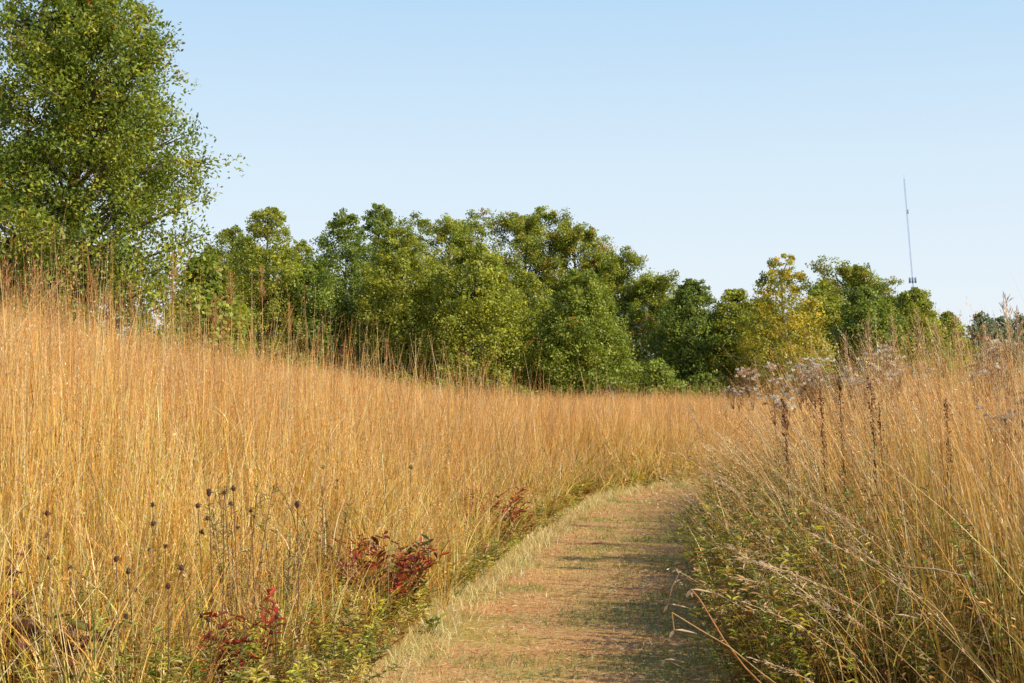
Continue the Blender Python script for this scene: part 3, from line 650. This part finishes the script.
# dark seed heads in the left grass
def seed_head(label, px, py, Y, two=False):
    Y = 6.2 + (Y - 7) * .3 + rng.uniform(0, .9) if px < 300 else Y - .9; tip = pt(px, py, Y); x, y = tip[0] + rng.normal(0, .04), tip[1]; z = float(ground_z(x, y))
    t = thing('dry_coneflower', label, 'seed head', (x, y, z), 'dark seed heads in the left grass'); o = np.array((x, y, z)); e = tip - o
    mb = MB(); mb.tube([[0, 0, 0], e * .5 + [.02, 0, 0], e], [.003, .0025, .002], (.16, .09, .05), 4); mb.build('stem', M_STEM, t)
    for k in range(3 if two else 1):
        c_ = e - np.array([0, 0, .10 * k]) + ([0, 0, 0] if k == 0 else rng.normal(0, .02, 3))
        mb = MB(); r = .0115 * (1 - .12 * k) * rng.uniform(.7, 1.15); h = np.linspace(-1, 1, 7)[:, None]
        mb.tube(c_ + np.array([[0, 0, 1]]) * h * r * rng.uniform(1.0, 1.7) + np.array([.25, .1, 0]) * h * r * rng.uniform(-1, 1), r * np.sqrt(np.maximum(.02, 1 - h[:, 0] ** 2)), (.10, .055, .035), 8)
        m = 26; dd = rng.normal(0, 1, (m, 3)); dd /= np.linalg.norm(dd, axis=1, keepdims=True)
        mb.leaves(c_ + dd * r * .85, dd, rng.normal(0, 1, (m, 3)), rng.uniform(.006, .014, m), .004, np.array([(.16, .09, .055)]) * rng.uniform(.5, 1.6, (m, 1))); mb.build('seed_head', M_STEM, t)
SH = [(49, 513, 8, 1, 'stacked dark seed heads left of centre in the golden grass, highest at the left'), (118, 558, 7.2, 0, 'largest round dark seed head in the left foreground grass'), (130, 570, 7.4, 1, 'stacked dark seed heads just right of the largest head'),
      (170, 585, 7.2, 0, 'dark head low in the grass right of the stacked pair'), (167, 545, 8, 0, 'small dark head above the low one'), (183, 567, 7.8, 0, 'oval dark head right of the small one'), (72, 566, 7.4, 0, 'small dark head left of the largest head'),
      (199, 505, 9.2, 0, 'small head among tall stems up in the golden grass'), (210, 492, 9.4, 1, 'stacked heads highest in the middle of the left grass'), (154, 504, 9, 1, 'stacked heads left of the highest stack'), (225, 492, 9.8, 0, 'small head by the green weeds'),
      (234, 488, 9.8, 1, 'stacked heads next to the green weeds'), (252, 510, 9.6, 0, 'lone head under the pale weed tops'), (298, 504, 10, 0, 'round head at the right of the left grass'), (210, 618, 7.2, 0, 'low dark head beside the red leaves'), (203, 613, 7.3, 0, 'twin low head beside the red leaves'),
      (278, 615, 8, 1, 'stacked heads near the path corner'), (411, 467, 13, 0, 'lone dark head high in the grass above the red shrub'), (324, 467, 12, 0, 'dark head up in the pale grass'), (338, 480, 12, 1, 'stacked heads below the dark head in pale grass')]
for px, py, Y, tw, lb in SH: seed_head(lb, px, py, Y, bool(tw))

# leafy shrubs and weeds
def leafy_plant(name, label, cat, base, h, spread, nst, nleaf, ll, lw, pal, stem=(.2, .1, .06), group=None, lean=(0, 0), up=.5, low=.15, droop=.15, mat_=None):
    t = thing(name, label, cat, tuple(base), group); sm = MB(); lm = MB()
    for i in range(nst):
        a = rng.uniform(0, 2 * PI); r = spread * math.sqrt(rng.random())
        e = np.array([math.cos(a) * r + lean[0], math.sin(a) * r + lean[1], h * rng.uniform(.6, 1)])
        b0 = np.array([math.cos(a), math.sin(a), 0]) * spread * .15
        s = np.linspace(0, 1, 5)[:, None]; p = b0 + (e - b0) * s + np.array([0, 0, 1]) * .06 * h * np.sin(s * PI)
        sm.tube(p, np.linspace(.0045, .0015, 5), stem, 4)
        q = rng.uniform(low, 1, nleaf); P = np.stack([np.interp(q, s[:, 0], p[:, k]) for k in range(3)], -1)
        a2 = rng.uniform(0, 2 * PI, nleaf); d_ = np.stack([np.cos(a2), np.sin(a2), rng.normal(up, .35, nleaf)], -1)
        c_ = pick(pal, nleaf, .22)
        lm.leaves(P, d_, np.tile([0., 0, 1], (nleaf, 1)) + rng.normal(0, .35, (nleaf, 3)), ll * rng.uniform(.6, 1.25, nleaf), lw * rng.uniform(.7, 1.2, nleaf), c_, droop=droop)
    sm.build('stems', M_STEM, t); lm.build('leaves', mat_ or M_HERB, t); return t
RED = [(.36, .055, .04, 4), (.55, .09, .04, 3), (.20, .05, .05, 2), (.30, .24, .06, 2), (.62, .24, .06, 1.3)]
PURP = [(0.266, 0.102, 0.09, 3), (0.418, 0.17, 0.135, 2), (0.171, 0.076, 0.075, 2), (0.38, 0.306, 0.075, 1)]
YG = [(.42, .44, .05, 3), (.30, .36, .05, 2), (.55, .50, .06, 1)]
GG = [(.20, .22, .10, 3), (.28, .27, .12, 2), (.14, .16, .07, 2), (.34, .28, .12, 1)]
def rs_(label, px, Y, h, sp_, nst, nl, pal=RED, ll=.085, lw=.028, name='red_leaf_shrub', cat='shrub', group='red leaved shrubs along the left path edge', **k):
    return leafy_plant(name, label, cat, at(px, Y), h, sp_, nst, nl, ll, lw, pal, group=group, **k)
rs_('largest crimson leaved shrub at the left edge of the path', 386, 9.7, .62, .46, 36, 18, ll=.095, lw=.024)
rs_('dark green and maroon sprig standing right of the largest crimson shrub', 418, 10.1, .58, .12, 5, 16, pal=[(.10, .10, .035, 3), (.16, .05, .03, 2), (.07, .08, .03, 2)])
rs_('small crimson shrub left of the largest one', 340, 9.6, .62, .22, 9, 16)
rs_('dark red shrub farther along the left path edge', 498, 14.9, .6, .42, 24, 18)
rs_('thin dark red shrub just left of the farther red shrub', 470, 14.6, .6, .22, 8, 16)
rs_('scarlet leaved stems standing in the golden grass left of the shrubs', 232, 6.9, .55, .14, 7, 16, pal=[(.42, .06, .03, 3), (.28, .05, .03, 2), (.5, .16, .04, 1)])
rs_('second scarlet sprig behind the first in the golden grass', 262, 7.4, .62, .10, 5, 12, pal=[(.42, .06, .03, 3), (.28, .05, .03, 2)])
rs_('low yellow and rust leaved clump in the bottom left corner', 14, 6.9, .52, .18, 10, 18, pal=[(.5, .30, .04, 3), (.3, .10, .04, 2), (.2, .06, .04, 2)], ll=.07, lw=.03)
rs_('tall mauve leaved weed at the left edge of the picture', 16, 6.5, .74, .14, 7, 14, pal=PURP, ll=.08, lw=.035, name='mauve_leaf_weed', cat='weed', group=None, low=.4)
leafy_plant('milkweed_plant', 'broad purple and green leaved plant at the bottom left corner', 'weed', at(58, 6.4), .50, .17, 4, 6, .20, .06, [(.26, .10, .08, 3), (.40, .22, .18, 2), (.24, .28, .07, 2)], up=.25, low=.7)
rs_('small yellow flowered sprig at the path side of the crimson shrub', 446, 10.6, .36, .08, 4, 12, pal=[(.75, .52, .04, 3), (.35, .36, .06, 2)], ll=.045, lw=.022, name='yellow_flower_sprig', cat='wildflower', group=None)
rs_('small green sprout on the pale verge left of the path', 432, 9.4, .16, .08, 4, 9, pal=GREEN, ll=.06, lw=.025, name='green_sprout', cat='weed', group=None)
rs_('bright lime leaved sprig poking out over the shaded right path edge', 716, 10.5, .62, .10, 6, 26, pal=YG, ll=.06, lw=.026, name='lime_leaf_sprig', cat='shrub', group=None, lean=(-.12, 0), low=.4)
for px, Y, h, lb in [(752, 12.5, 1.05, 'grey green goldenrod gone to seed nearest the path in the right grass'), (786, 12.8, 1.12, 'taller grey green goldenrod right of the first one'), (770, 10.8, .9, 'low grey green goldenrod above the arching stems'),
                     (824, 11, .95, 'grey green goldenrod below the brown stalks'), (720, 14, .9, 'goldenrod tuft at the path bend side of the right grass')]:
    leafy_plant('goldenrod_plant', lb, 'weed', at(px, Y), h, .22, 9, 34, .045, .012, GG, group='grey green goldenrods right of the path', low=.3, up=.8)
for px, Y, h, lb in [(240, 7.9, 1.12, 'pale feathery weed in the middle of the left grass'), (322, 9.3, 1.0, 'pale feathery weed nearer the path'), (285, 8.6, .95, 'pale feathery weed between two others')]:
    leafy_plant('feathery_weed', lb, 'weed', at(px, Y), h, .2, 8, 30, .045, .011, [(.42, .36, .14, 3), (.24, .25, .07, 3), (.55, .46, .25, 2)], group='pale feathery weeds in the left grass', low=.35, up=.8)
for px, Y, h, sp_, nst, lb in [(772, 10.2, .62, .3, 12, 'leafy green bush under the arching stems by the path'), (815, 8.8, .66, .3, 12, 'leafy green bush right of the bush by the path'), (860, 7.6, .62, .28, 12, 'leafy yellow green bush in the right foreground'),
                          (738, 12.2, .6, .3, 12, 'dark leafy bush at the shaded right path edge'), (905, 7.2, .52, .25, 10, 'low leafy bush below the yellow blade'), (712, 15, .6, .3, 11, 'leafy bush at the inner side of the path bend'), (985, 7.2, .85, .2, 9, 'rusty green weed near the right edge in front')]:
    leafy_plant('leafy_bush', lb, 'bush', at(px, Y), h, sp_, nst + 6, 36, .046, .017, [(.18, .23, .045, 3), (.36, .40, .07, 3), (.62, .58, .09, 2), (.38, .18, .06, 2), (.58, .45, .22, 1.6)], group='leafy green bushes along the right path edge', low=.1, up=.4)
# white tufted weeds
def tufted(label, px, py, Y, w, nst):
    x, y, z = at(px, Y); h = zat(py, Y) - z
    t = thing('tufted_weed', label, 'weed', (x, y, z), 'white tufted weeds in the right meadow'); sm = MB(); lm = MB(); fm = MB()
    for i in range(nst):
        fm = MB(); e = np.array([rng.uniform(-w, w), rng.uniform(-w, w) * .7, h * rng.uniform(.84, 1.0)]); b0 = np.array([e[0] * .35, e[1] * .35, 0])
        s = np.linspace(0, 1, 6)[:, None]; p = b0 + (e - b0) * s; sm.tube(p, np.linspace(.004, .0015, 6), (.46, .26, .13), 4)
        for j in range(11):
            e2 = e + np.array([rng.normal(0, .05), rng.normal(0, .05), rng.uniform(-.05, .05)]); fm.tube([p[4] + (e - p[4]) * .3, e2], [.002, .001], (.34, .18, .09), 3)
            m = 16; dd = rng.normal(0, 1, (m, 3)); dd[:, 2] = np.abs(dd[:, 2]) + .3; dd /= np.linalg.norm(dd, axis=1, keepdims=True)
            wht = rng.random() < .6
            fm.leaves(np.tile(e2, (m, 1)) + dd * .005, dd, rng.normal(0, 1, (m, 3)), rng.uniform(.016, .034, m), .011, np.array([(.86, .80, .76) if wht else (.66, .44, .30)]) * rng.uniform(.8, 1.1, (m, 1)))
        fm.build('flower_tuft', M_HERB, t)
        m = 14; q = rng.uniform(.35, .95, m); P = np.stack([np.interp(q, s[:, 0], p[:, k]) for k in range(3)], -1); a = rng.uniform(0, 6.28, m)
        lm.leaves(P, np.stack([np.cos(a), np.sin(a), rng.normal(-.3, .3, m)], -1), np.tile([0., 0, 1], (m, 1)), .07 * rng.uniform(.6, 1.2, m), .013, pick([(.50, .27, .13, 3), (.40, .20, .10, 2), (.60, .38, .20, 1)], m))
    sm.build('stems', M_STEM, t); lm.build('leaves', M_HERB, t)
for a in [('broad brown weed topped with white tufts before the dark conical tree', 845, 350, 12.5, .42, 16), ('white tufted weed right of the broad brown one', 888, 352, 12.8, .28, 10), ('tall white tufted weed before the distant trees at the right', 986, 344, 11, .15, 8),
          ('white tufted weed below the yellow tree', 794, 364, 14, .24, 7), ('low white tufted weed at the right edge', 1014, 394, 9, .12, 6), ('short white tufted weed in the grass left of the brown stalks', 785, 398, 12, .18, 3), ('small tufted weed at the meadow corner left of the yellow tree', 745, 372, 16, .2, 6)]:
    tufted(*a)
# brown dock-like stalks
def dock(label, px, py, Y, pyb):
    x, y, z = at(px, Y); h = zat(py, Y) - z
    t = thing('brown_seed_stalk', label, 'weed', (x, y, z), 'brown seed stalks in the right grass'); mb = MB()
    mb.tube([[0, 0, 0], [.01, 0, h * .5], [-.03, 0, h]], [.006, .005, .003], (.17, .085, .045), 5); mb.build('stem', M_STEM, t)
    n = 190; q = rng.uniform(zat(pyb, Y) - z, h, n); q = q[value_noise(q * 10, q * 0, .7, px) > .12]; n = len(q)
    c_ = np.stack([np.interp(q, [0, h * .5, h], [0, .01, -.03]), 0 * q, q], -1) + rng.normal(0, .008, (n, 3)); dd = rng.normal(0, 1, (n, 3)) + [0, 0, .8]
    mb = MB(); mb.leaves(c_, dd, rng.normal(0, 1, (n, 3)), .022, .013, np.array([(.17, .075, .04)]) * rng.uniform(.6, 1.5, (n, 1))); mb.build('seed_clusters', M_STEM, t)
for a in [('thin brown seed stalk leftmost in the right grass', 787, 400, 11, 480), ('knobbly brown seed stalk left of the tallest one', 824, 392, 10.5, 490), ('tallest dark brown seed stalk in the right grass', 843, 372, 10, 505), ('stout dark brown seed stalk right of the tallest one', 875, 380, 9.5, 515), ('slim brown seed stalk beside the stout one', 883, 405, 9.8, 505), ('faint brown seed stalk far right among tan stems', 950, 400, 9, 480)]:
    dock(*a)

# ---------------------------------------------------------------- light, sky, camera
EL, AZ = 38, 116     # sun height, and direction clockwise from the viewing direction (+Y)
sun = bpy.data.lights.new('sun', 'SUN'); sun.energy = 5.0; sun.angle = R(.5); sun.color = (1, .93, .80)
so = bpy.data.objects.new('sun', sun); C.objects.link(so); so.location = (20, -10, 30)
so.rotation_euler = (R(90 - EL), 0, R(180 - AZ) )
w = bpy.data.worlds.new('World'); bpy.context.scene.world = w; w.use_nodes = True
N, L = w.node_tree.nodes, w.node_tree.links; N.clear()
out = N.new('ShaderNodeOutputWorld'); bg = N.new('ShaderNodeBackground'); bg.inputs['Strength'].default_value = .15
sk = N.new('ShaderNodeTexSky'); sk.sky_type = 'NISHITA'; sk.sun_disc = False; sk.sun_elevation = R(EL); sk.sun_rotation = R(AZ)
sk.air_density = 1.0; sk.dust_density = 1.0; sk.ozone_density = 1.0; sk.altitude = 200
tc = N.new('ShaderNodeTexCoord'); sx = N.new('ShaderNodeSeparateXYZ'); L.new(tc.outputs['Generated'], sx.inputs[0])
rp = N.new('ShaderNodeValToRGB'); el = rp.color_ramp.elements       # sky gradient: pale at the horizon, darkened overhead to cut fill light
el[0].position = 0; el[0].color = (.90, .94, .985, 1); el[1].position = 1; el[1].color = (.045, .11, .32, 1)
for q_, c_ in [(.07, (.83, .915, .99)), (.16, (.72, .87, .99)), (.27, (.52, .75, .98)), (.36, (.26, .47, .80)), (.50, (.10, .22, .50))]:
    e_ = el.new(q_); e_.color = (*c_, 1)
L.new(sx.outputs['Z'], rp.inputs[0])
sca = N.new('ShaderNodeVectorMath'); sca.operation = 'SCALE'; sca.inputs['Scale'].default_value = 1 / .15; L.new(rp.outputs[0], sca.inputs[0])
mxs = N.new('ShaderNodeMix'); mxs.data_type = 'RGBA'; mxs.inputs['Factor'].default_value = .88
L.new(sk.outputs[0], mxs.inputs['A']); L.new(sca.outputs[0], mxs.inputs['B']); L.new(mxs.outputs['Result'], bg.inputs['Color']); L.new(bg.outputs[0], out.inputs[0])
cam = bpy.data.cameras.new('camera'); cam.sensor_width = 36; cam.lens = F / 1024 * 36; cam.clip_end = 9000; cam.clip_start = .05
co = bpy.data.objects.new('camera', cam); C.objects.link(co); co.location = (0, 0, CAMZ)
co.rotation_euler = (R(90) + math.atan((HOR - 341.5) / F), 0, 0)
sc = bpy.context.scene; sc.camera = co
sc.view_settings.view_transform = 'Standard'; sc.view_settings.look = 'None'; sc.view_settings.exposure = 0; sc.view_settings.gamma = 1
sc.render.engine = 'CYCLES'; sc.cycles.max_bounces = 6; sc.cycles.diffuse_bounces = 4; sc.cycles.transmission_bounces = 3; sc.cycles.glossy_bounces = 1
print('verts', sum(len(o.data.vertices) for o in bpy.data.objects if o.type == 'MESH'))
